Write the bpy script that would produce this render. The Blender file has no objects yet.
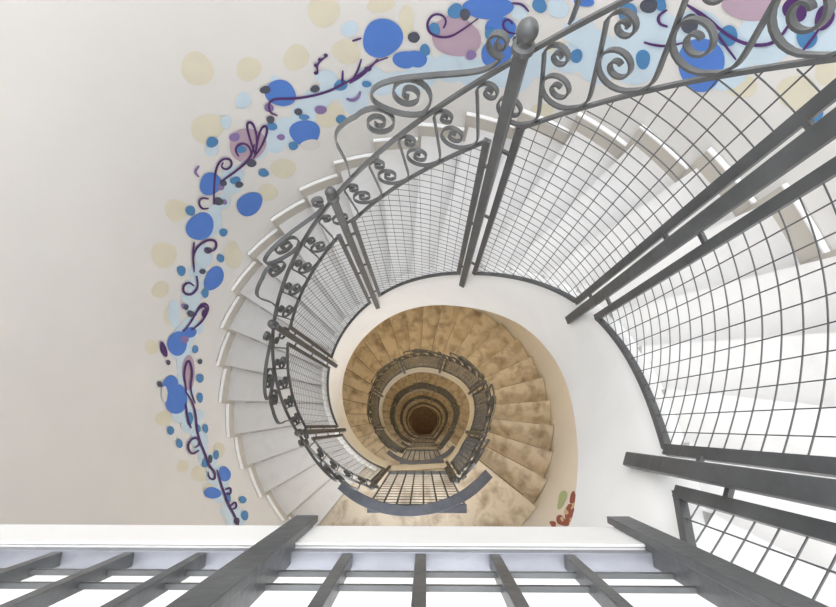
import bpy, math, random
import numpy as np
from mathutils import Matrix, Vector

random.seed(7)
SC = bpy.context.scene
COL = SC.collection
S = 1.25                       # metres per layout unit
PI = math.pi
RAD = math.radians

# ------------------------------------------------------------------ helpers
class MB:
    """collects geometry (in layout units) for ONE mesh object"""
    def __init__(self):
        self.v = []; self.f = []; self.mi = []; self.cur = 0
    def add(self, vs, fs):
        o = len(self.v); self.mi += [self.cur] * len(fs)
        self.v += [tuple(p) for p in vs]
        self.f += [tuple(o + i for i in f) for f in fs]
    def box(self, c, ax, ay, az):
        """box from a centre and three half-axis vectors"""
        c = np.array(c, float); ax = np.array(ax, float); ay = np.array(ay, float); az = np.array(az, float)
        vs = [c + i * ax + j * ay + k * az for k in (-1, 1) for j in (-1, 1) for i in (-1, 1)]
        fs = [(0, 2, 3, 1), (4, 5, 7, 6), (0, 1, 5, 4), (2, 6, 7, 3), (0, 4, 6, 2), (1, 3, 7, 5)]
        if np.dot(np.cross(ax, ay), az) < 0:
            fs = [tuple(reversed(f)) for f in fs]
        self.add(vs, fs)
    def loft(self, rings, caps=True, closed=False):
        n = len(rings[0]); m = len(rings)
        vs = [p for r in rings for p in r]; fs = []
        for i in range(m if closed else m - 1):
            a = i * n; b = ((i + 1) % m) * n
            for j in range(n):
                k = (j + 1) % n
                fs.append((a + j, a + k, b + k, b + j))
        if caps and not closed:
            fs.append(tuple(reversed(range(n)))); fs.append(tuple(range((m - 1) * n, m * n)))
        self.add(vs, fs)
    def prism(self, poly, z0, z1):
        n = len(poly)
        self.loft([[(x, y, z0) for x, y in poly], [(x, y, z1) for x, y in poly]])
    def lathe(self, c, prof, seg=16):
        rings = [[(c[0] + r * math.cos(2 * PI * j / seg), c[1] + r * math.sin(2 * PI * j / seg), c[2] + z) for j in range(seg)] for r, z in prof]
        self.loft(rings)
    def tube(self, pts, r, seg=6):
        pts = [np.array(p, float) for p in pts]; rings = []
        for i, p in enumerate(pts):
            t = pts[min(i + 1, len(pts) - 1)] - pts[max(i - 1, 0)]
            t = t / (np.linalg.norm(t) + 1e-12)
            a = np.array([0, 0, 1.0]) if abs(t[2]) < .9 else np.array([1.0, 0, 0])
            u = np.cross(t, a); u /= np.linalg.norm(u); w = np.cross(t, u)
            rings.append([p + r * (math.cos(2 * PI * (j + .5) / seg) * u + math.sin(2 * PI * (j + .5) / seg) * w) for j in range(seg)])
        self.loft(rings)
    def build(self, name, mat, parent=None, smooth=False, bevel=0):
        me = bpy.data.meshes.new(name)
        me.from_pydata([(x * S, y * S, z * S) for x, y, z in self.v], [], self.f)
        me.update()
        me.polygons.foreach_set('material_index', self.mi)
        import bmesh
        bm = bmesh.new(); bm.from_mesh(me); bmesh.ops.recalc_face_normals(bm, faces=bm.faces); bm.to_mesh(me); bm.free()
        for mm in (mat if isinstance(mat, (list, tuple)) else [mat]): me.materials.append(mm)
        o = bpy.data.objects.new(name, me); COL.objects.link(o)
        if smooth:
            for p in me.polygons: p.use_smooth = True
            try: me.set_sharp_from_angle(angle=RAD(38))
            except Exception: pass
        if bevel:
            b = o.modifiers.new('bevel', 'BEVEL'); b.width = bevel * S; b.segments = 2; b.limit_method = 'ANGLE'
        if parent: o.parent = parent
        return o

def tag(o, label=None, cat=None, group=None, kind=None):
    if label: o['label'] = label
    if cat: o['category'] = cat
    if group: o['group'] = group
    if kind: o['kind'] = kind
    return o

def thing(name, label, cat, loc=(0, 0, 0), group=None):
    o = bpy.data.objects.new(name, None); COL.objects.link(o)
    o.location = [c * S for c in loc]; o.empty_display_size = .1
    return tag(o, label, cat, group)

def at_root(o):
    """parts are built in scene coordinates; undo the root's own offset"""
    for ch in o.children:
        ch.matrix_parent_inverse = Matrix.Translation(-o.location)
    return o

def copy_tree(o, dz, parent=None):
    c = o.copy(); COL.objects.link(c)
    if parent: c.parent = parent; c.matrix_parent_inverse = o.matrix_parent_inverse.copy()
    else: c.location.z += dz
    for ch in list(o.children): copy_tree(ch, 0, c)
    return c

# ------------------------------------------------------------------ materials
def mat(name, col, rough=.5, metal=0., var=0., scale=6., bump=0., bscale=40., spec=.5):
    m = bpy.data.materials.new(name); m.use_nodes = True
    nt = m.node_tree; b = nt.nodes['Principled BSDF']
    b.inputs['Base Color'].default_value = (*col, 1); b.inputs['Roughness'].default_value = rough
    b.inputs['Metallic'].default_value = metal; b.inputs['Specular IOR Level'].default_value = spec
    tc = nt.nodes.new('ShaderNodeTexCoord')
    if var:
        n = nt.nodes.new('ShaderNodeTexNoise'); n.inputs['Scale'].default_value = scale; n.inputs['Detail'].default_value = 6
        nt.links.new(tc.outputs['Object'], n.inputs['Vector'])
        r = nt.nodes.new('ShaderNodeValToRGB')
        r.color_ramp.elements[0].position = .3; r.color_ramp.elements[1].position = .7
        r.color_ramp.elements[0].color = (*[c * (1 - var) for c in col], 1)
        r.color_ramp.elements[1].color = (*[min(1, c * (1 + var * .5)) for c in col], 1)
        nt.links.new(n.outputs['Fac'], r.inputs['Fac']); nt.links.new(r.outputs['Color'], b.inputs['Base Color'])
    if bump:
        n = nt.nodes.new('ShaderNodeTexNoise'); n.inputs['Scale'].default_value = bscale; n.inputs['Detail'].default_value = 4
        nt.links.new(tc.outputs['Object'], n.inputs['Vector'])
        k = nt.nodes.new('ShaderNodeBump'); k.inputs['Strength'].default_value = bump; k.inputs['Distance'].default_value = .01
        nt.links.new(n.outputs['Fac'], k.inputs['Height']); nt.links.new(k.outputs['Normal'], b.inputs['Normal'])
    return m

def marble(name, base, vein, stain, amount):
    m = bpy.data.materials.new(name); m.use_nodes = True
    nt = m.node_tree; b = nt.nodes['Principled BSDF']; b.inputs['Roughness'].default_value = .38
    tc = nt.nodes.new('ShaderNodeTexCoord')
    n = nt.nodes.new('ShaderNodeTexNoise'); n.inputs['Scale'].default_value = 5.; n.inputs['Detail'].default_value = 9; n.inputs['Distortion'].default_value = 1.2
    nt.links.new(tc.outputs['Object'], n.inputs['Vector'])
    r = nt.nodes.new('ShaderNodeValToRGB')
    e = r.color_ramp.elements
    e[0].position = .34; e[0].color = (*vein, 1); e[1].position = .5; e[1].color = (*base, 1)
    nt.links.new(n.outputs['Fac'], r.inputs['Fac'])
    n2 = nt.nodes.new('ShaderNodeTexNoise'); n2.inputs['Scale'].default_value = 7.; n2.inputs['Detail'].default_value = 7
    nt.links.new(tc.outputs['Object'], n2.inputs['Vector'])
    r2 = nt.nodes.new('ShaderNodeValToRGB'); r2.color_ramp.elements[0].position = .5; r2.color_ramp.elements[1].position = .72
    r2.color_ramp.elements[0].color = (0, 0, 0, 1); r2.color_ramp.elements[1].color = (amount, amount, amount, 1)
    nt.links.new(n2.outputs['Fac'], r2.inputs['Fac'])
    mx = nt.nodes.new('ShaderNodeMix'); mx.data_type = 'RGBA'
    nt.links.new(r2.outputs['Color'], mx.inputs[0]); nt.links.new(r.outputs['Color'], mx.inputs[6]); mx.inputs[7].default_value = (*stain, 1)
    nt.links.new(mx.outputs[2], b.inputs['Base Color'])
    return m

M_iron = mat('grey_painted_iron', (.115, .12, .125), .36, .2, .25, 14, .12, 60)
M_steel = mat('bluish_flat_steel', (.275, .285, .325), .36, .3, .15, 12, .1, 50)
M_steel2 = mat('dark_bluish_steel', (.14, .155, .195), .36, .2, .2, 12, .1, 50)
M_plaster = mat('white_plaster', (.91, .91, .905), .75, 0, .03, 5, .12, 25)
M_wall = mat('cream_wall_paint', (.78, .765, .745), .8, 0, .03, 3, .08, 30)
M_marble = marble('white_marble', (.665, .66, .655), (.63, .625, .62), (.58, .57, .555), .3)
M_worn = marble('worn_yellowed_marble', (.66, .595, .49), (.47, .40, .30), (.28, .21, .135), .8)
M_slab = mat('white_landing_stone', (.69, .69, .685), .5, 0, .03, 4)
M_skirt_shade = mat('skirting_stone', (.55, .515, .46), .45, 0, .05, 8)  # beige stone, darkened to paint shade onto the upright face
M_shade_grime = mat('grey_corner_dirt', (.50, .47, .44), .7, 0, .2, 20)  # tread line on the white flight, nosing shade painted in with dirt
M_shade_grime2 = mat('brown_corner_dirt', (.27, .21, .14), .8, 0, .3, 20)  # same line on the worn flights, shade and grime in one colour
M_ground = mat('dark_red_brown_tile', (.10, .065, .055), .5, 0, .4, 9)
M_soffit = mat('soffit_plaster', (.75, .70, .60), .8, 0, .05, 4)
PAINT = {
 'B': ('blue_spot', (.09, .22, .64)), 'T': ('teal_spot', (.085, .25, .50)), 'K': ('charcoal_spot', (.085, .09, .125)),
 'V': ('violet_spot', (.27, .19, .42)), 'M': ('mauve_spot', (.50, .37, .46)), 'Y': ('yellow_spot', (.75, .705, .565)),
 'P': ('pale_blue_spot', (.62, .75, .85)), 'W': ('cream_spot', (.715, .70, .68)), 'U': ('purple_drop', (.085, .028, .15)),
 'R': ('red_patch', (.30, .10, .08)), 'G': ('green_patch', (.42, .52, .30)), 'O': ('ochre_patch', (.62, .5, .34))}
M_paint = {k: mat('paint_' + n, c, .7, 0, .05, 8) for k, (n, c) in PAINT.items()}

# ------------------------------------------------------------------ camera model (also used to find where on the wall the mural's spots lie)
F = 420.; W, HH = 836, 607
_n = np.array([426 - W / 2, 425 - HH / 2, F]); _n /= np.linalg.norm(_n)
_x = np.array([1., 0, 0]); _x = _x - _n * (_x @ _n); _x /= np.linalg.norm(_x)
_y = np.cross(-_n, _x)
MW = np.array([_x, _y, -_n])             # camera (x right, y down, z forward) -> world
cam = bpy.data.cameras.new('camera'); cam.sensor_width = 36; cam.sensor_fit = 'HORIZONTAL'; cam.lens = F / W * 36; cam.clip_start = .01; cam.clip_end = 100
co = bpy.data.objects.new('camera', cam); COL.objects.link(co)
R3 = MW @ np.diag([1, -1, -1])
co.matrix_world = Matrix([list(R3[i]) + [0] for i in range(3)] + [[0, 0, 0, 1]])
SC.camera = co

# ------------------------------------------------------------------ plan of the well
C0 = np.array([-.10, .13])               # axis of the well
C1 = np.array([-.10, .205]); RW = 1.217  # the round stairwell wall
RIS = .109; STEP = 10.3; A0 = -37.7; NT = 26
ZL = -.49                                # top landing
H = 27 * RIS
LEV = 6
PLATE_Y = -.124

KN = [(-62, .50), (-38, .468), (-23, .486), (17, .545), (59, .494), (108, .502), (154, .522), (199, .512), (247, .497), (272, .497)]
def r_in(th):
    ks = KN
    if th <= ks[0][0]: return ks[0][1]
    if th >= ks[-1][0]: return ks[-1][1]
    for i in range(len(ks) - 1):
        if ks[i][0] <= th <= ks[i + 1][0]:
            x0, y0 = ks[i]; x1, y1 = ks[i + 1]
            xm, ym = ks[max(i - 1, 0)]; xp, yp = ks[min(i + 2, len(ks) - 1)]
            m0 = (y1 - ym) / (x1 - xm); m1 = (yp - y0) / (xp - x0)
            h = x1 - x0; t = (th - x0) / h
            return (2*t**3 - 3*t*t + 1) * y0 + (t**3 - 2*t*t + t) * h * m0 + (-2*t**3 + 3*t*t) * y1 + (t**3 - t*t) * h * m1
def zb(th):                              # level of the post feet along the string
    z = -1.62 - (th - 59) * .01058
    return max(min(z, ZL - .10), ZL - H - .13)
def rad(th): return np.array([math.cos(RAD(th)), math.sin(RAD(th)), 0.])
def tan(th): return np.array([-math.sin(RAD(th)), math.cos(RAD(th)), 0.])
def pt(th, r, z): return (C0[0] + r * math.cos(RAD(th)), C0[1] + r * math.sin(RAD(th)), z)
def r_wall(th):                          # from the well axis to the wall
    u = rad(th)[:2]; d = C0 - C1; b = d @ u
    return -b + math.sqrt(b * b - (d @ d - RW * RW))
def arange(a, b, st):
    n = max(1, int(round(abs(b - a) / st))); return [a + (b - a) * i / n for i in range(n + 1)]
def sweep(mb, a, b, prof, zfun, step=2.5, r=None):
    rings = []
    for th in arange(a, b, step):
        rr = r_in(th) if r is None else r
        rings.append([pt(th, rr + dr, zfun(th) + dz) for dr, dz in prof])
    mb.loft(rings)
def rect(w, h, r0=0., z0=0.): return [(r0 - w, z0 - h), (r0 + w, z0 - h), (r0 + w, z0 + h), (r0 - w, z0 + h)]

# ------------------------------------------------------------------ the setting
m = MB()
rings = []
N = 192
for (r, z) in ((RW, 1.25), (RW, ZL - LEV * H - .02), (RW + .12, ZL - LEV * H - .02), (RW + .12, 1.25)):
    rings.append([(C1[0] + r * math.cos(2 * PI * j / N), C1[1] + r * math.sin(2 * PI * j / N), z) for j in range(N)])
m.loft(rings, closed=True)
tag(m.build('wall_stairwell', M_wall, smooth=True), kind='structure')

def arc_wall(a, b, inset=.004, step=4):
    return [(pt(t, r_wall(t) - inset, 0)[0], pt(t, r_wall(t) - inset, 0)[1]) for t in arange(a, b, step)]

# top landing: straight edge over the well, behind it the floor
ang_l = 180 + math.degrees(math.asin(min(1, (C0[1] - PLATE_Y) / r_wall(195))))
poly = [(pt(A0, .475, 0)[0], PLATE_Y + .003)]
poly = [(-1.262, PLATE_Y + .003), (.262, PLATE_Y + .003), pt(A0 - .2, .50, 0)[:2]] + [pt(A0 - .2, r_wall(A0) - .004, 0)[:2]] + arc_wall(A0 - 1, -166.5 + 2, .004)
m = MB(); m.prism(poly, ZL - .075, ZL)
tag(m.build('floor', M_slab, bevel=.004), kind='structure')
m = MB(); m.box((-.50, PLATE_Y + .0045, ZL - .038), [.758, 0, 0], [0, .0013, 0], [0, 0, .038])
tag(m.build('trim_1', M_plaster), kind='structure')
# lower landings
chord_l, chord_r = pt(247, r_in(247) + .02, 0), pt(302.5, .52, 0)
lp = [pt(t, r_in(t) + .02, 0)[:2] for t in arange(230.3, 247, 4)] + [pt(302.5, .535, 0)[:2], pt(311, .53, 0)[:2], pt(322.1, .50, 0)[:2]] + arc_wall(322.1, 230.3)
m = MB(); m.prism(lp, ZL - H - .12, ZL - H)
lf = m.build('floor', M_worn); tag(lf, kind='structure')
for k in range(1, LEV - 1):
    c = lf.copy(); c.location.z -= k * H * S; COL.objects.link(c)
m = MB(); m.prism([(C1[0] + (RW - .002) * math.cos(2 * PI * j / 64), C1[1] + (RW - .002) * math.sin(2 * PI * j / 64)) for j in range(64)], ZL - LEV * H - .015, ZL - LEV * H + .0)
tag(m.build('floor', M_ground), kind='structure')

# ------------------------------------------------------------------ a flight of stairs
STRING_PROF = [(.0, -.34), (.0, .02), (.010, .062), (.028, .085), (.05, .09), (.05, -.34)]
def tread_mb(mb, i, top):
    a, b = A0 + STEP * (i - 1), A0 + STEP * i
    z = ZL - RIS * i
    def ring(a, b, z):
        inn = [pt(t, r_in(t) + .045, z) for t in arange(a, b, 3.5)]
        out = [pt(t, r_wall(t) - .006, z) for t in arange(b, a, 3.5)]
        return inn + out
    mb.loft([ring(a, b, z - RIS - .02), ring(a, b, z - .022)])
    mb.loft([ring(a, b + .25, z - .022), ring(a, b + .25, z)])
    # strip at the riser foot: undercut shade and grime painted as one
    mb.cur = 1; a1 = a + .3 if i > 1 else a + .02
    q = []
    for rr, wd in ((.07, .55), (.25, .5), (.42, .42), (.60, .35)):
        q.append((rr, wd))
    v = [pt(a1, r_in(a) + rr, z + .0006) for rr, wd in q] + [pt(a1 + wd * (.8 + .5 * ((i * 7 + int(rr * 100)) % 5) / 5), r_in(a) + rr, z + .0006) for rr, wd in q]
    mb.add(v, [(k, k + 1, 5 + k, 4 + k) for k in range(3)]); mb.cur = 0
def skirting_mb(mb):
    for i in range(1, NT + 1):
        a, b = A0 + STEP * (i - 1), A0 + STEP * i
        z = ZL - RIS * i
        rings = []; caps = []
        for t in arange(a + 1.15, b, 3) + [b + 1.1]:
            R = r_wall(t) - .004; lo = z - (RIS if t >= b - .01 else .02)
            rings.append([pt(t, R - .016, lo), pt(t, R - .016, z + .074), pt(t, R, z + .074), pt(t, R, lo)])
            caps.append([pt(t, R - .018, z + .0742), pt(t, R - .018, z + .080), pt(t, R, z + .080), pt(t, R, z + .0742)])
        mb.loft(rings); mb.cur = 1; mb.loft(caps); mb.cur = 0  # caps go white, painting light from above onto the top
def string_mb(mb, a):
    rings = []
    for th in arange(a, 247, 2.5):
        dep = -.34 + .085 * min(1, max(0, (15 - th) / 48))
        rings.append([pt(th, r_in(th) + dr, zb(th) + (dep if dz < -.2 else dz)) for dr, dz in STRING_PROF])
    mb.loft(rings)
    # straight edge beam along the landing below
    if True:
        p0 = np.array(pt(247, r_in(247), 0)); p1 = np.array(pt(302.3, .515, 0)); nrm = np.array([0, -1., 0])
        z = ZL - H - .13
        mb.loft([[tuple(p + nrm * (dr + .012) + np.array([0, 0, z + dz])) for dr, dz in STRING_PROF] for p in (p0, p1)])
def soffit_mb(mb, a=A0):
    rings = []
    for t in arange(a, A0 + STEP * NT, 4):
        z = ZL - RIS * ((t - A0) / STEP) - .06
        ri, ro = r_in(t) + .045, r_wall(t) - .006
        rings.append([pt(t, ri, z - .20), pt(t, ro, z - .20), pt(t, ro, z - .17), pt(t, ri, z - .17)])
    mb.loft(rings)

def flight_parts(root, M_t, M_s, M_k, a):
    for i in range(1, NT + 1):
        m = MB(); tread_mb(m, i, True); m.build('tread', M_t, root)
    m = MB(); string_mb(m, a); m.build('stringer', M_s, root, smooth=True)
    if M_k: m = MB(); skirting_mb(m); m.build('skirting', M_k, root)
    m = MB(); soffit_mb(m); m.build('soffit', M_soffit, root)

root = thing('staircase_flight', 'topmost flight of bright white marble winder steps with broad white stringer curling round the well', 'stairs')
flight_parts(root, [M_marble, M_shade_grime], M_plaster, [M_skirt_shade, M_plaster], -42)

M_string2 = mat('lower_stringer_plaster', (.80, .78, .73), .75, 0, .06, 5)
root2 = thing('staircase_flight', 'flight of stained yellowish stone steps seen through the well just below the white flight', 'stairs', (0, 0, -H))
flight_parts(root2, [M_worn, M_shade_grime2], M_string2, None, -56.9)

def joined(name, label, cat, mbfun, material, dz, smooth=False):
    pass

# ------------------------------------------------------------------ railing along a flight
HM, HH_, HB = .905, 1.095, 1.15          # heights above the post feet: mid rail, handrail, ball
RR = .006                                # railing plane, outward of the string's inner face
POSTS = [-23, 17.3, 59, 108, 154, 199, 247]

def zlin(th): return -1.62 - (th - 59) * .01058
def zr(th):  return max(zlin(th), ZL - H - .13) if th > 200 else min(zlin(th), ZL - .06)

def post_mb(mb, th, tip=True, h=1.118, w=.0115):
    r = r_in(th) - .0115
    u, t = rad(th), tan(th)
    p = np.array(pt(th, r, 0)); z0 = zr(th)
    mb.box(p + [0, 0, z0 + h / 2], t * w, u * .007, [0, 0, h / 2])
def finial_mb(mb, th):
    r = r_in(th) - .0115; z0 = zr(th) + 1.118
    prof = [(.012, -.006), (.019, -.004), (.019, .006), (.013, .009), (.012, .013)]
    for k in range(9):
        a = -PI / 2 + .75 + (PI - .75) * k / 8
        prof.append((max(.0004, .0175 * math.cos(a)), .030 + .0195 * math.sin(a)))
    mb.lathe(pt(th, r, z0), [(a * .92, b * .95) for a, b in prof], 16)

GAP = 3.4                                # degrees from post axis to the panel's stile
def stile_mb(mb, th, sgn):
    a = th + sgn * GAP
    u, t = rad(a), tan(a)
    z0, z1 = zr(a) + .10, zr(a) + HM
    mb.box(np.array(pt(a, r_in(a) + RR, (z0 + z1) / 2)), t * .0080, u * .005, [0, 0, (z1 - z0) / 2])
    for f in (.12, .55, .9):             # little tabs that tie the panel to the post
        z = z0 + (z1 - z0) * f; b = th + sgn * GAP * .55
        mb.box(np.array(pt(b, r_in(b) + .002, z)), tan(b) * .009, rad(b) * .003, [0, 0, .004])

def mesh_mb(mb, a, b, wr=.00095, sp=.0305):
    n = max(2, int(round(RAD(b - a) * .505 / sp)))
    for i in range(1, n):
        th = a + (b - a) * i / n
        r = r_in(th) + RR
        mb.tube([pt(th, r, zr(th) + .10), pt(th, r, zr(th) + HM)], wr, 4)
    z = zr(b) + .10 + sp * .6
    while z < zr(a) + HM:
        ths = [t for t in arange(a, b, 1.5) if zr(t) + .10 <= z <= zr(t) + HM]
        if len(ths) > 1:
            mb.tube([pt(t, r_in(t) + RR + .0025, z) for t in ths], wr, 4)
        z += sp

def spiral(cx, cy, r0, r1, a0, turns, n=26):
    """points from radius r0 winding in to r1 about (cx, cy); a0 in degrees, turns signed"""
    out = []
    for i in range(n + 1):
        f = i / n; r = r0 + (r1 - r0) * f ** .66; a = RAD(a0) + 2 * PI * turns * f
        out.append((cx + r * math.cos(a), cy + r * math.sin(a)))
    return out
def smooth_path(p, it=2):
    for _ in range(it):
        q = [p[0]]
        for i in range(len(p) - 1):
            (x0, y0), (x1, y1) = p[i], p[i + 1]
            q += [(.75 * x0 + .25 * x1, .75 * y0 + .25 * y1), (.25 * x0 + .75 * x1, .25 * y0 + .75 * y1)]
        q.append(p[-1]); p = q
    return p
def band_mb(mb, th0, path, w=.0046, t=.0018, zoff=0., rr=.505):
    """flat iron band bent along path; path = (arc downstairs, height above rail line)"""
    P = []
    for a, y in path:
        th = th0 + math.degrees(a / rr)
        P.append((a, zr(th) + zoff + y, th))
    rings = []
    for i, (a, z, th) in enumerate(P):
        a0, z0, _ = P[max(0, i - 1)]; a1, z1, _ = P[min(len(P) - 1, i + 1)]
        da, dz = a1 - a0, z1 - z0; L = math.hypot(da, dz) + 1e-9
        na, nz = -dz / L * t, da / L * t
        r = r_in(th) + RR - .003
        ring = []
        for s, q in ((-1, -1), (1, -1), (1, 1), (-1, 1)):
            tt = th + math.degrees(q * na / rr)
            ring.append(pt(tt, r + s * w, z + q * nz))
        rings.append(ring)
    mb.loft(rings)

PHI = math.atan(.01058 * 180 / PI / .505)
CP, SP = math.cos(PHI), math.sin(PHI)
def slope(path):
    """(along the slope, square to it) -> (arc, height above the rail line)"""
    return [(u * CP + n * SP, n / CP) for u, n in path]
def s_scroll(u0, k=1.):
    """one S of the frieze: small eye under the handrail, a long leg, a big eye on the middle rail"""
    small = list(reversed(spiral(-.104, .090, .025, .0045, 41, 1.5, 28)))
    leg = smooth_path([small[-1], (-.074, .093), (-.050, .066), (-.020, .033), (-.004, .015), (.010, .004), (.028, .0012)], 2)
    big = spiral(.046, .043, .043, .006, -112, 1.8, 40)
    return slope([(u0 + u * k, n) for u, n in small[:-1] + leg + big[1:]])
def frieze(a, b):
    Ls = RAD(b - a) * .505 / CP
    n = max(2, int(round((Ls - .15) / .117)) + 1); p = (Ls - .162) / (n - 1)
    return [s_scroll(.064 + q * p, min(1., p / .115)) for q in range(n)]
def crest_scrolls(L):
    k = L / CP / .63
    tail = list(reversed(spiral(.026, .032, .026, .005, -60, 1.4, 26)))
    body = smooth_path([tail[-1], (.07, .005), (.11, .020), (.17, .058), (.225, .098), (.262, .116), (.288, .110), (.298, .085), (.290, .045), (.270, .015), (.25, .004)], 2)
    vol = spiral(.232, .056, .052, .007, -78, -1.9, 40)
    one = tail[:-1] + body[:-1] + vol
    eye = list(reversed(spiral(.338, .054, .050, .007, 75, 1.9, 40)))
    leg = smooth_path([eye[-1], (.375, .112), (.41, .116), (.44, .10), (.465, .07), (.50, .03), (.535, .004)], 2)
    two = eye[:-1] + leg
    return [slope([(u * k, n) for u, n in p]) for p in (one, two)]

def railing_parts(root, first, M, wr=.00095):
    # continuous rails, panel by panel
    for i, th in enumerate(POSTS):
        m = MB(); post_mb(m, th); p = m.build('newel_post', M, root, bevel=.002)
        m = MB(); finial_mb(m, th); m.build('ball_finial', M, p, smooth=True)
    panels = [(first, POSTS[0])] + list(zip(POSTS[:-1], POSTS[1:]))
    for j, (a, b) in enumerate(panels):
        m = MB(); stile_mb(m, b, -1); m.build('panel_stile', M, root)
        if j: m = MB(); stile_mb(m, a, 1); m.build('panel_stile', M, root)
        lo = a + (GAP if j else 0); hi = b - GAP
        m = MB(); sweep(m, lo, hi, rect(.006, .007, RR + .002, .10), zr, 2); m.build('bottom_rail', M, root, smooth=True)
        m = MB(); sweep(m, lo, hi, rect(.0052, .0042, RR - .002, HM), zr, 2); m.build('middle_rail', M, root, smooth=True)
        m = MB(); sweep(m, a + (1.3 if j else 0), b - 1.3, rect(.0056, .0052, RR - .004, HH_), zr, 2); m.build('handrail', M, root, smooth=True)
        m = MB(); mesh_mb(m, lo, hi, wr); m.build('wire_mesh', M, root)
        L = RAD(b - a) * .505
        if j == 0: continue
        for path in frieze(a, b):
            m = MB(); band_mb(m, a, path, zoff=HM + .004); m.build('scroll', M, root, smooth=True)
        for path in crest_scrolls(L):
            m = MB(); band_mb(m, a, path, w=.0062, t=.0020, zoff=HH_ + .006); m.build('crest_scroll', M, root, smooth=True)

rail0 = thing('stair_railing', 'large grey wrought iron stair railing with scrolls and wire mesh along the topmost white flight', 'railing')
railing_parts(rail0, -37, M_iron)

# lower railings: same pattern
M_iron2 = M_iron
POSTS_KEEP = POSTS
rail1 = thing('stair_railing', 'dark iron scroll railing along the yellowish flight, outermost dark ring around the well', 'railing', (0, 0, 0))
POSTS = [-57.5 + .01] + POSTS
railing_parts(rail1, -57.6, M_iron2, .0019)
POSTS = POSTS_KEEP
rail1.location.z = -H * S
for ch in root2.children: pass
at_root(root2)
root2.location.z = -H * S
for ch in root2.children: ch.matrix_parent_inverse = Matrix.Identity(4)
for ch in rail1.children: ch.matrix_parent_inverse = Matrix.Identity(4)

# ------------------------------------------------------------------ guard rail of the top landing
g = thing('landing_railing', 'grey steel baluster railing at the bottom edge of the photo on the white landing', 'railing', (0, 0, 0))
X0, X1 = -1.24, .236
zp = ZL + .012
m = MB(); m.box(((X0 + X1) / 2, PLATE_Y - .008, ZL + .006), [(X1 - X0) / 2, 0, 0], [0, .0085, 0], [0, 0, .006]); m.build('base_plate', M_steel, g, bevel=.001)
for y, z in ((PLATE_Y - .009, ZL + .046), (PLATE_Y - .009, ZL + .080)):
    m = MB(); m.box(((X0 + X1) / 2, y, z), [(X1 - X0) / 2, 0, 0], [0, .0022, 0], [0, 0, .0022]); m.build('rod', M_iron, g)
for i in range(-15, 5):
    x = -.006 + .0745 * i
    if x < X0 + .02 or abs(x + .15) < .018 or x > .20: continue
    m = MB(); m.box((x, PLATE_Y - .0075, ZL + .012 + .42), [.0055, 0, 0], [0, .0065, 0], [0, 0, .42]); m.build('baluster', M_iron, g, bevel=.0008)
for x, hw in ((-.150, .014), (.238, .014)):
    m = MB()
    m.box((x, -.113, ZL - .09 + .47), [hw, 0, 0], [0, .004, 0], [0, 0, .47])
    sx = -1 if x > 0 else 1
    m.box((x + sx * (hw - .0055), -.1255, ZL - .075 + .465), [.004, 0, 0], [0, .0105, 0], [0, 0, .465])
    p = m.build('channel_post', M_iron, g, bevel=.0008)
    b = MB(); b.tube([(x + sx * hw, -.1245, ZL - .045), (x + sx * (hw + .006), -.1245, ZL - .045)], .006, 8); b.build('bolt', M_steel, p)
m = MB(); m.box(((X0 + X1) / 2, -.1345, ZL + .865), [(X1 - X0) / 2 + .02, 0, 0], [0, .02, 0], [0, 0, .009]); m.build('handrail', M_iron, g, bevel=.002)

# ------------------------------------------------------------------ guard rails of the lower landings
def guard_parts(root):
    zL = ZL - H; base = zL - .03
    y0 = C0[1] + r_in(247) * math.sin(RAD(247)) - .02
    xa, xb = pt(247, .5, 0)[0] + .02, pt(302.5, .52, 0)[0] - .015
    m = MB(); m.box(((xa + xb) / 2, y0, zL + .005), [(xb - xa) / 2, 0, 0], [0, .012, 0], [0, 0, .008]); m.build('base_plate', M_iron, root)
    top = zL + .93; y1 = y0 - .075
    n = 7
    for i in range(n + 1):
        f = i / n; x0 = xa + (xb - xa) * f; x1 = -.315 + .525 * f
        m = MB(); m.tube([(x0, y0, zL + .01), (x1, y1, top)], .0065, 4); m.build('baluster', M_iron, root)
    m = MB()
    for k in range(1, 14):
        f = k / 14
        m.tube([(xa + (-.315 - xa) * f, y0 + (y1 - y0) * f, zL + .01 + (top - zL - .01) * f), (xb + (.21 - xb) * f, y0 + (y1 - y0) * f, zL + .01 + (top - zL - .01) * f)], .003, 4)
    m.build('wire_mesh', M_iron, root)
    m = MB(); m.box((-.052, y1 - .012, top + .006), [.27, 0, 0], [0, .022, 0], [0, 0, .006]); m.build('straight_rail', M_steel2, root)
    # bowed flat handrail
    arc = smooth_path([(-.470, -.312), (-.385, -.375), (-.284, -.418), (-.18, -.441), (-.073, -.446), (.06, -.428), (.19, -.378), (.27, -.325), (.345, -.255)], 2)
    rings = []
    for i, (x, y) in enumerate(arc):
        x0_, y0_ = arc[max(0, i - 1)]; x1_, y1_ = arc[min(len(arc) - 1, i + 1)]
        L = math.hypot(x1_ - x0_, y1_ - y0_); nx, ny = -(y1_ - y0_) / L, (x1_ - x0_) / L
        rings.append([(x + s * nx * .027, y + s * ny * .027, top + .014 + dz) for s, dz in ((-1, 0), (1, 0), (1, .016), (-1, .016))])
    m = MB(); m.loft(rings); m.build('curved_handrail', M_steel2, root, bevel=.002)

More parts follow.
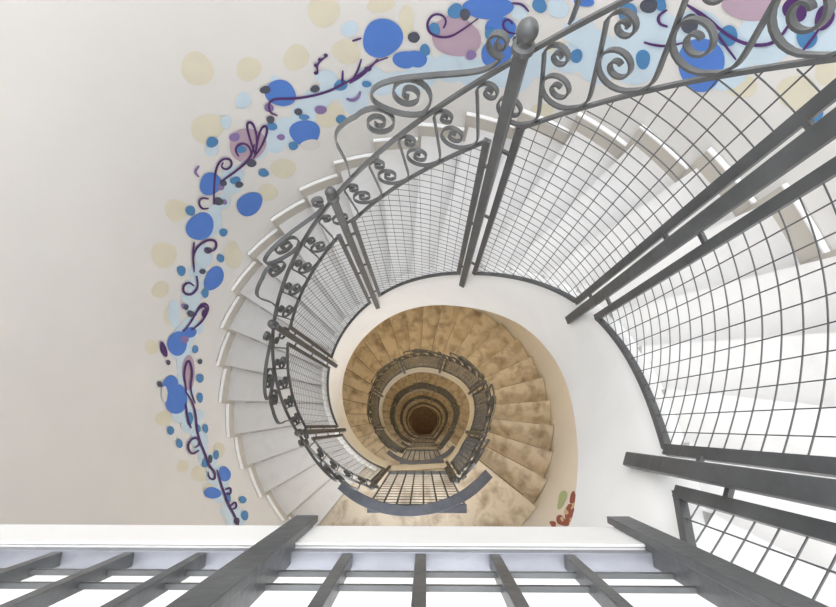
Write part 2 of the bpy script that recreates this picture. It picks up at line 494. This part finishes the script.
# ------------------------------------------------------------------ the storeys further down, far below: whole pieces
def far(name, label, cat, fill, material, k, dz):
    m = MB(); fill(m); o = m.build(name, material); o.location.z = -dz * S
    return tag(o, label, cat)
def all_flight(mb):
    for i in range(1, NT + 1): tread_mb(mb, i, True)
    string_mb(mb, -56.9); soffit_mb(mb)
def all_rail(mb):
    for th in [-57.5] + POSTS: post_mb(mb, th); finial_mb(mb, th)
    P = [-57.5] + POSTS
    for a, b in zip(P[:-1], P[1:]):
        stile_mb(mb, b, -1); stile_mb(mb, a, 1)
        sweep(mb, a + GAP, b - GAP, rect(.006, .007, RR + .002, .10), zr, 4); sweep(mb, a + GAP, b - GAP, rect(.0052, .0042, RR - .002, HM), zr, 4)
        sweep(mb, a + 1.3, b - 1.3, rect(.0056, .0052, RR - .004, HH_), zr, 4)
        mesh_mb(mb, a + GAP, b - GAP, .0022, .034)
        L = RAD(b - a) * .505
        for path in frieze(a, b): band_mb(mb, a, path[::3], zoff=HM + .004)
        for path in crest_scrolls(L): band_mb(mb, a, path[::3], w=.0062, t=.0020, zoff=HH_ + .006)
ORD = ['second', 'third', 'fourth', 'fifth']
fm = None
for k in range(2, LEV):
    lab = 'pale stone spiral flight far below, %s ring inward from the yellowish flight' % ORD[k - 2].replace('second', 'first').replace('third', 'second').replace('fourth', 'third').replace('fifth', 'fourth and innermost')
    labr = 'dark iron railing far below in the well, %s ring from outside' % ORD[k - 2]
    if fm is None:
        fm = far('staircase_flight', lab, 'stairs', all_flight, [M_worn, M_shade_grime2], k, k * H)
        rm = far('stair_railing', labr, 'railing', all_rail, M_iron, k, k * H)
    else:
        c = fm.copy(); COL.objects.link(c); c.location.z = -k * H * S; c['label'] = lab
        c = rm.copy(); COL.objects.link(c); c.location.z = -k * H * S; c['label'] = labr

g1 = thing('landing_railing', 'guard railing with bowed bluish flat handrail on the landing one floor below', 'railing')
guard_parts(g1)
for k in range(1, LEV - 1):
    c = copy_tree(g1, -k * H * S)
    c['label'] = 'small guard railing across a lower landing in the well, %s below the bowed bluish handrail' % ['first', 'second', 'third', 'fourth'][k - 1]

# ------------------------------------------------------------------ the painted mural on the round wall
def wall_hit(px, py, eps):
    d = MW @ np.array([(px - W / 2) / F, (py - HH / 2) / F, 1.])
    o = -C1; u = d[:2]; R = RW - eps
    A = u @ u; B = o @ u; Cc = o @ o - R * R
    t = (-B + math.sqrt(B * B - A * Cc)) / A
    return d * t
mural = thing('wall_mural', 'painted ribbon of blue, teal and pale spots with purple swirls climbing the cream wall', 'mural')
LAY = {'Y': .0012, 'P': .0022, 'W': .0055, 'M': .0036, 'B': .0044, 'T': .0050, 'V': .0056, 'K': .0060, 'U': .0066, 'R': .002, 'G': .003, 'O': .0034}
cnt = {}
def spot(kind, cx, cy, rx, ry, rot=0., wob=.065, parent=None, sub=26):
    cnt[kind] = cnt.get(kind, 0) + 1
    eps = LAY[kind] + .00001 * cnt[kind]
    m = MB(); n = sub; ph = random.random() * 6
    ringo, ringi = [], []
    for j in range(n):
        a = 2 * PI * j / n; k = 1 + wob * math.sin(2 * a + ph) + wob * .6 * math.sin(3 * a + 2 * ph)
        x, y = rx * k * math.cos(a), ry * k * math.sin(a)
        c, s = math.cos(RAD(rot)), math.sin(RAD(rot))
        ringo.append(wall_hit(cx + c * x - s * y, cy + s * x + c * y, eps)); ringi.append(wall_hit(cx + .5 * (c * x - s * y), cy + .5 * (s * x + c * y), eps))
    vs = ringo + ringi + [wall_hit(cx, cy, eps)]
    fs = [(j, (j + 1) % n, n + (j + 1) % n, n + j) for j in range(n)] + [(n + j, n + (j + 1) % n, 2 * n) for j in range(n)]
    m.add(vs, fs); return m.build(PAINT[kind][0], M_paint[kind], parent or mural)
scount = [0]
def stroke(pts, w, kind='U', parent=None, name='purple_swirl', taper=True, eps=None):
    scount[0] += 1
    pts = smooth_path(pts, 2)
    eps = (LAY['U'] + .00003 * scount[0]) if eps is None else eps
    A, B = [], []
    for i, (x, y) in enumerate(pts):
        x0, y0 = pts[max(0, i - 1)]; x1, y1 = pts[min(len(pts) - 1, i + 1)]
        L = math.hypot(x1 - x0, y1 - y0) + 1e-6; nx, ny = -(y1 - y0) / L, (x1 - x0) / L
        f = i / (len(pts) - 1); ww = w * (.45 + .55 * math.sin(PI * min(1, max(0, f * .9 + .08)))) if taper else w
        A.append(wall_hit(x + nx * ww, y + ny * ww, eps)); B.append(wall_hit(x - nx * ww, y - ny * ww, eps))
    n = len(A); m = MB(); m.add(A + B, [(i, i + 1, n + i + 1, n + i) for i in range(n - 1)])
    return m.build(name, M_paint[kind], parent or mural)
# pale wash underneath
path = [(836, 35, 32), (780, 40, 36), (720, 50, 36), (660, 45, 32), (600, 50, 30), (560, 60, 22), (515, 68, 20), (470, 66, 20), (425, 78, 20), (385, 80, 20), (350, 92, 18), (322, 100, 18), (298, 118, 17), (270, 140, 16), (247, 160, 15), (230, 185, 14), (212, 212, 13), (204, 250, 11), (197, 285, 11), (186, 325, 12), (181, 365, 13), (187, 408, 12), (202, 450, 11), (218, 485, 12), (245, 528, 13)]
rw = random.Random(3)
for i in range(len(path) - 1):
    (x0, y0, w0), (x1, y1, w1) = path[i], path[i + 1]
    n = max(2, int(math.hypot(x1 - x0, y1 - y0) / (w0 * 1.05)))
    for q in range(n):
        f = q / n; w_ = (w0 * (1 - f) + w1 * f)
        spot('P', x0 + (x1 - x0) * f + rw.uniform(-.4, .4) * w_, y0 + (y1 - y0) * f + rw.uniform(-.4, .4) * w_, w_ * rw.uniform(.55, .95), w_ * rw.uniform(.55, .95), 0, .03)

def Z(x0, y0, s):
    def sp(kind, lst):
        for e in lst:
            x, y, rx, ry = e[:4]; spot(kind, x0 + x / s, y0 + y / s, rx / s, ry / s, e[4] if len(e) > 4 else 0)
    def st(pts, w=4.5, kind='U'): stroke([(x0 + x / s, y0 + y / s) for x, y in pts], w / s, kind)
    return sp, st
# along the upper left
sp, st = Z(180, 0, 3.483)
sp('Y', [(60, 240, 55, 60), (240, 240, 45, 40), (500, 40, 60, 52), (405, 200, 45, 45), (580, 180, 52, 42), (100, 440, 55, 45), (520, 400, 55, 42), (700, 15, 50, 30)])
sp('P', [(220, 350, 28, 28), (590, 100, 30, 28), (160, 425, 20, 22), (510, 270, 40, 25), (600, 325, 30, 30), (110, 522, 25, 20), (330, 275, 16, 13)])
sp('M', [(235, 505, 68, 55)])
sp('B', [(705, 133, 73, 65), (350, 325, 55, 45), (435, 462, 57, 42), (785, 208, 42, 32), (822, 205, 38, 30, 20)])
sp('T', [(112, 495, 22, 18), (563, 417, 20, 16), (560, 297, 23, 20), (650, 293, 16, 12), (432, 408, 18, 10), (320, 440, 18, 15), (395, 508, 18, 14), (212, 520, 18, 14)])
sp('V', [(490, 383, 20, 16), (190, 478, 18, 16), (352, 478, 15, 10), (310, 375, 16, 16)])
sp('K', [(297, 313, 18, 14), (470, 310, 17, 13), (412, 390, 15, 12), (315, 417, 15, 13), (815, 130, 20, 18), (655, 240, 12, 10)])
sp('W', [(455, 505, 34, 20)])
st([(340, 403), (312, 392), (308, 360), (330, 343), (390, 345), (460, 335), (520, 318), (560, 297), (620, 265), (680, 215), (725, 200)])
st([(590, 290), (640, 260), (690, 205)]); st([(565, 290), (567, 245)], 4); st([(600, 280), (620, 245), (632, 205)], 4)
st([(480, 255), (476, 228), (492, 208), (512, 195)], 4); st([(600, 143), (632, 133)], 4)
sp('U', [(474, 254, 8, 7), (473, 228, 7, 7), (487, 209, 7, 7), (508, 193, 7, 7)])
st([(262, 540), (233, 450), (235, 425), (255, 428), (270, 480), (262, 540)]); st([(262, 540), (278, 450), (300, 435), (305, 460), (285, 510), (255, 552)])
st([(205, 545), (192, 525), (200, 505), (225, 498), (245, 515), (250, 545)], 4)
st([(580, 343), (600, 352), (622, 340), (628, 318)], 6, 'V')
# the left bend
sp, st = Z(150, 120, 2.89)
sp('Y', [(160, 30, 40, 40), (75, 260, 30, 35), (40, 390, 35, 40), (30, 490, 25, 25), (340, 210, 30, 25), (385, 140, 35, 30), (240, 390, 25, 40)])
sp('P', [(190, 258, 20, 18), (195, 300, 13, 25), (152, 412, 12, 14), (70, 560, 18, 40)])
sp('B', [(288, 243, 42, 30, -28), (145, 308, 38, 42, 20), (175, 185, 33, 32), (185, 458, 26, 36, 25)])
sp('T', [(328, 153, 15, 12), (117, 262, 15, 14), (212, 325, 13, 11), (204, 400, 12, 11), (91, 436, 13, 14), (247, 175, 15, 12), (160, 500, 10, 15)])
sp('K', [(293, 124, 14, 13), (258, 187, 12, 9), (212, 182, 10, 10), (198, 235, 14, 12), (168, 377, 11, 10), (118, 560, 10, 10), (152, 438, 9, 8)])
sp('V', [(100, 540, 8, 8), (215, 237, 8, 8), (205, 195, 9, 9)])
st([(185, 245), (185, 190), (190, 140), (207, 112), (232, 112), (238, 130), (222, 145), (205, 136), (212, 122)], 3.6)
st([(205, 178), (250, 147), (290, 112), (302, 70)], 3.6); st([(170, 228), (148, 224), (140, 240), (150, 258), (170, 255)], 3.4)
st([(128, 430), (124, 390), (140, 362), (168, 345), (192, 350), (192, 372), (172, 382), (162, 370)], 3.6); st([(128, 352), (124, 390), (128, 440)], 3.2)
st([(135, 450), (140, 485), (120, 506), (98, 502), (95, 480), (112, 468), (128, 480)], 3.6)
st([(120, 607), (150, 585), (172, 545), (160, 528), (140, 540), (132, 565)], 3.2); st([(142, 132), (128, 150), (142, 165)], 4, 'V')
# down the left side
sp, st = Z(140, 300, 2.53)
sp('Y', [(75, 40, 15, 25), (60, 300, 20, 20), (150, 440, 20, 20), (175, 478, 15, 15), (108, 420, 16, 15), (30, 120, 16, 20), (200, 380, 14, 22)])
sp('P', [(118, 125, 14, 18), (150, 70, 10, 18), (150, 290, 12, 14)])
sp('M', [(123, 182, 17, 42)])
sp('B', [(95, 110, 26, 30, 25), (93, 252, 27, 38), (77, 213, 20, 22), (214, 440, 15, 20), (184, 488, 21, 15), (125, 82, 18, 14)])
sp('T', [(152, 198, 9, 12), (152, 247, 8, 12), (78, 330, 8, 12), (100, 363, 8, 12), (166, 325, 7, 11), (193, 392, 7, 12), (260, 505, 9, 10), (140, 125, 8, 10), (148, 325, 6, 10), (165, 412, 8, 12), (222, 500, 8, 14), (265, 545, 10, 12), (126, 300, 9, 16)])
sp('K', [(50, 213, 6, 8), (152, 156, 6, 7), (72, 158, 5, 7), (117, 18, 7, 7), (125, 32, 6, 6), (178, 402, 6, 10), (245, 560, 7, 10)])
sp('V', [(113, 100, 10, 10), (110, 15, 6, 6)]); sp('U', [(60, 125, 8, 20, -15), (163, 33, 7, 10, 20)]); sp('W', [(62, 238, 8, 20)])
st([(110, 80), (130, 55), (145, 25), (163, 12), (172, 30), (160, 42)], 3); st([(118, 230), (110, 185), (122, 145), (134, 180), (126, 225), (140, 262)], 3)
st([(115, 230), (140, 270), (145, 340), (165, 390), (175, 420), (190, 435), (190, 455), (176, 452), (172, 434)], 3)
st([(150, 380), (130, 392), (120, 370), (130, 350), (148, 348), (152, 366), (138, 374)], 3); st([(116, 262), (120, 300), (130, 325)], 3)
st([(195, 430), (210, 480), (225, 520), (240, 545), (250, 572)], 3); st([(215, 480), (230, 473), (230, 492), (216, 490)], 2.6); st([(225, 525), (242, 508), (245, 526), (230, 530)], 2.6)
# top, left of the ball
sp, st = Z(400, 0, 3.8)
sp('Y', [(25, 80, 30, 60), (600, 200, 50, 45), (540, 420, 40, 30)]); sp('P', [(455, 45, 30, 30), (680, 120, 60, 55), (600, 30, 40, 40)])
sp('M', [(213, 140, 92, 78)]); sp('B', [(335, 30, 92, 45), (382, 112, 56, 52), (365, 205, 62, 50), (700, 5, 40, 20)])
sp('T', [(210, 42, 28, 30), (130, 112, 24, 24), (95, 190, 20, 22), (530, 20, 28, 28), (670, 213, 22, 28), (345, 130, 22, 28)])
sp('K', [(247, 55, 18, 24), (52, 143, 22, 20), (440, 155, 12, 18)]); sp('V', [(270, 210, 20, 18)])
st([(165, 108), (178, 80), (160, 55), (125, 54), (102, 85), (108, 122), (140, 141), (190, 142), (240, 112), (297, 70)], 5)
st([(425, 12), (465, 15), (490, 45)], 5); st([(428, 92), (415, 73), (393, 80), (391, 105), (410, 124), (440, 128)], 4.5)
# top right
sp, st = Z(600, 0, 3.542)
sp('Y', [(700, 330, 80, 60), (500, 305, 60, 40), (30, 250, 50, 40), (800, 250, 40, 50)]); sp('P', [(120, 130, 70, 60), (560, 110, 60, 50), (700, 140, 60, 40)])
sp('M', [(530, 20, 100, 52)]); sp('B', [(358, 228, 88, 90)])
sp('T', [(98, 48, 35, 38), (452, 128, 35, 38), (732, 135, 35, 40), (152, 210, 27, 33), (748, 405, 42, 30), (815, 20, 25, 25), (215, 15, 20, 25)])
sp('K', [(173, 20, 30, 28), (318, 85, 30, 38)]); sp('U', [(690, 35, 45, 42), (795, 62, 35, 45, 20)])
st([(305, 15), (360, 55), (420, 130), (482, 212)], 6); st([(305, 15), (380, 60), (440, 120), (520, 160), (600, 160), (640, 130), (668, 90), (690, 50)], 6.5)
st([(155, 150), (190, 160), (240, 165), (300, 150)], 5); st([(240, 95), (208, 85), (205, 55), (238, 35)], 5.5); st([(705, 195), (742, 150), (792, 80)], 5)

# old red and green paint at the foot of the lower wall
peel = thing('flaking_paint_patch', 'flaking red and green paint low on the wall where white landing meets white stringer', 'paint patch')
for kind, x, y, rx, ry in (('R', 571, 514, 6, 10), ('R', 562, 521, 6, 5), ('R', 573, 498, 3, 7), ('R', 553, 524, 4, 2.5), ('G', 562, 499, 4.5, 8), ('O', 566, 512, 2, 3), ('O', 571, 520, 2, 2), ('O', 562, 519, 2, 2), ('O', 573, 506, 1.5, 3)):
    spot(kind, x, y, rx, ry, 20, .24, peel, 18)

# ------------------------------------------------------------------ unseen landing windows, added with area lights to brighten the well
wy = C1[1] - RW + .035
def added_window(dz, energy, h):
    added_win = MB(); zc = dz
    for cx, cz, hx, hz in ((-.52, 0, .02, h + .02), (.32, 0, .02, h + .02), (-.10, -h, .40, .02), (-.10, h, .40, .02), (-.10, 0, .012, h), (-.10, h * .3, .40, .010)):
        added_win.box((cx, wy + .11, zc + cz), [hx, 0, 0], [0, .02, 0], [0, 0, hz])
    al = bpy.data.lights.new('window_daylight', 'AREA'); al.shape = 'RECTANGLE'; al.size = .8 * S; al.size_y = 2 * h * S; al.energy = energy; al.color = (1., .985, .97)  # area light added as fill, out of view
    ao = bpy.data.objects.new('window_daylight', al); COL.objects.link(ao); ao.location = (-.10 * S, (wy + .135) * S, zc * S); ao.rotation_euler = (RAD(90), 0, 0)
    return added_win
for k in range(0, LEV):
    tag(added_window(.26 - (0 if k == 0 else k * H - .1), (4, 16, 7, 4, 3, 3)[k], .42 if k == 0 else .55).build('window_%d' % (k + 1), M_slab), kind='structure')

# ------------------------------------------------------------------ light: open sky over the stairwell, warm lamps under the flights below
w = bpy.data.worlds.new('sky'); SC.world = w; w.use_nodes = True
bg = w.node_tree.nodes['Background']; bg.inputs['Color'].default_value = (.97, .985, 1.0, 1); bg.inputs['Strength'].default_value = 3.1
M_lamp = mat('lamp_glass', (.9, .8, .6), .4)
M_lamp.node_tree.nodes['Principled BSDF'].inputs['Emission Color'].default_value = (1, .75, .4, 1)
M_lamp.node_tree.nodes['Principled BSDF'].inputs['Emission Strength'].default_value = 4
def lamp(th, r, z, power, k):
    p = pt(th, r, z)
    m = MB(); m.lathe((0, 0, 0), [(.05, 0), (.05, -.008), (.042, -.02), (.025, -.03), (.001, -.034)], 16)
    o = m.build('ceiling_lamp', M_lamp, smooth=True); o.location = [c * S for c in p]
    tag(o, 'small round warm lamp on the underside of a stair flight', 'lamp', 'warm lamps under the flights')
    l = bpy.data.lights.new('lamp_light', 'POINT'); l.energy = power; l.color = (1., .72, .34); l.shadow_soft_size = .06
    lo = bpy.data.objects.new('lamp_light', l); COL.objects.link(lo); lo.parent = o; lo.location = (0, 0, -.09)
for k in range(0, LEV):
    for th in (35, 110, 200):
        zs = ZL - RIS * ((th - A0) / STEP) - .06 - .20 - k * H
        lamp(th, .90, zs, (6, 11, 11)[(35, 110, 200).index(th)] if k == 0 else 6, k)

SC.view_settings.view_transform = 'Standard'; SC.view_settings.look = 'None'; SC.view_settings.gamma = 1; SC.view_settings.use_curve_mapping = False
SC.view_settings.exposure = 0.46
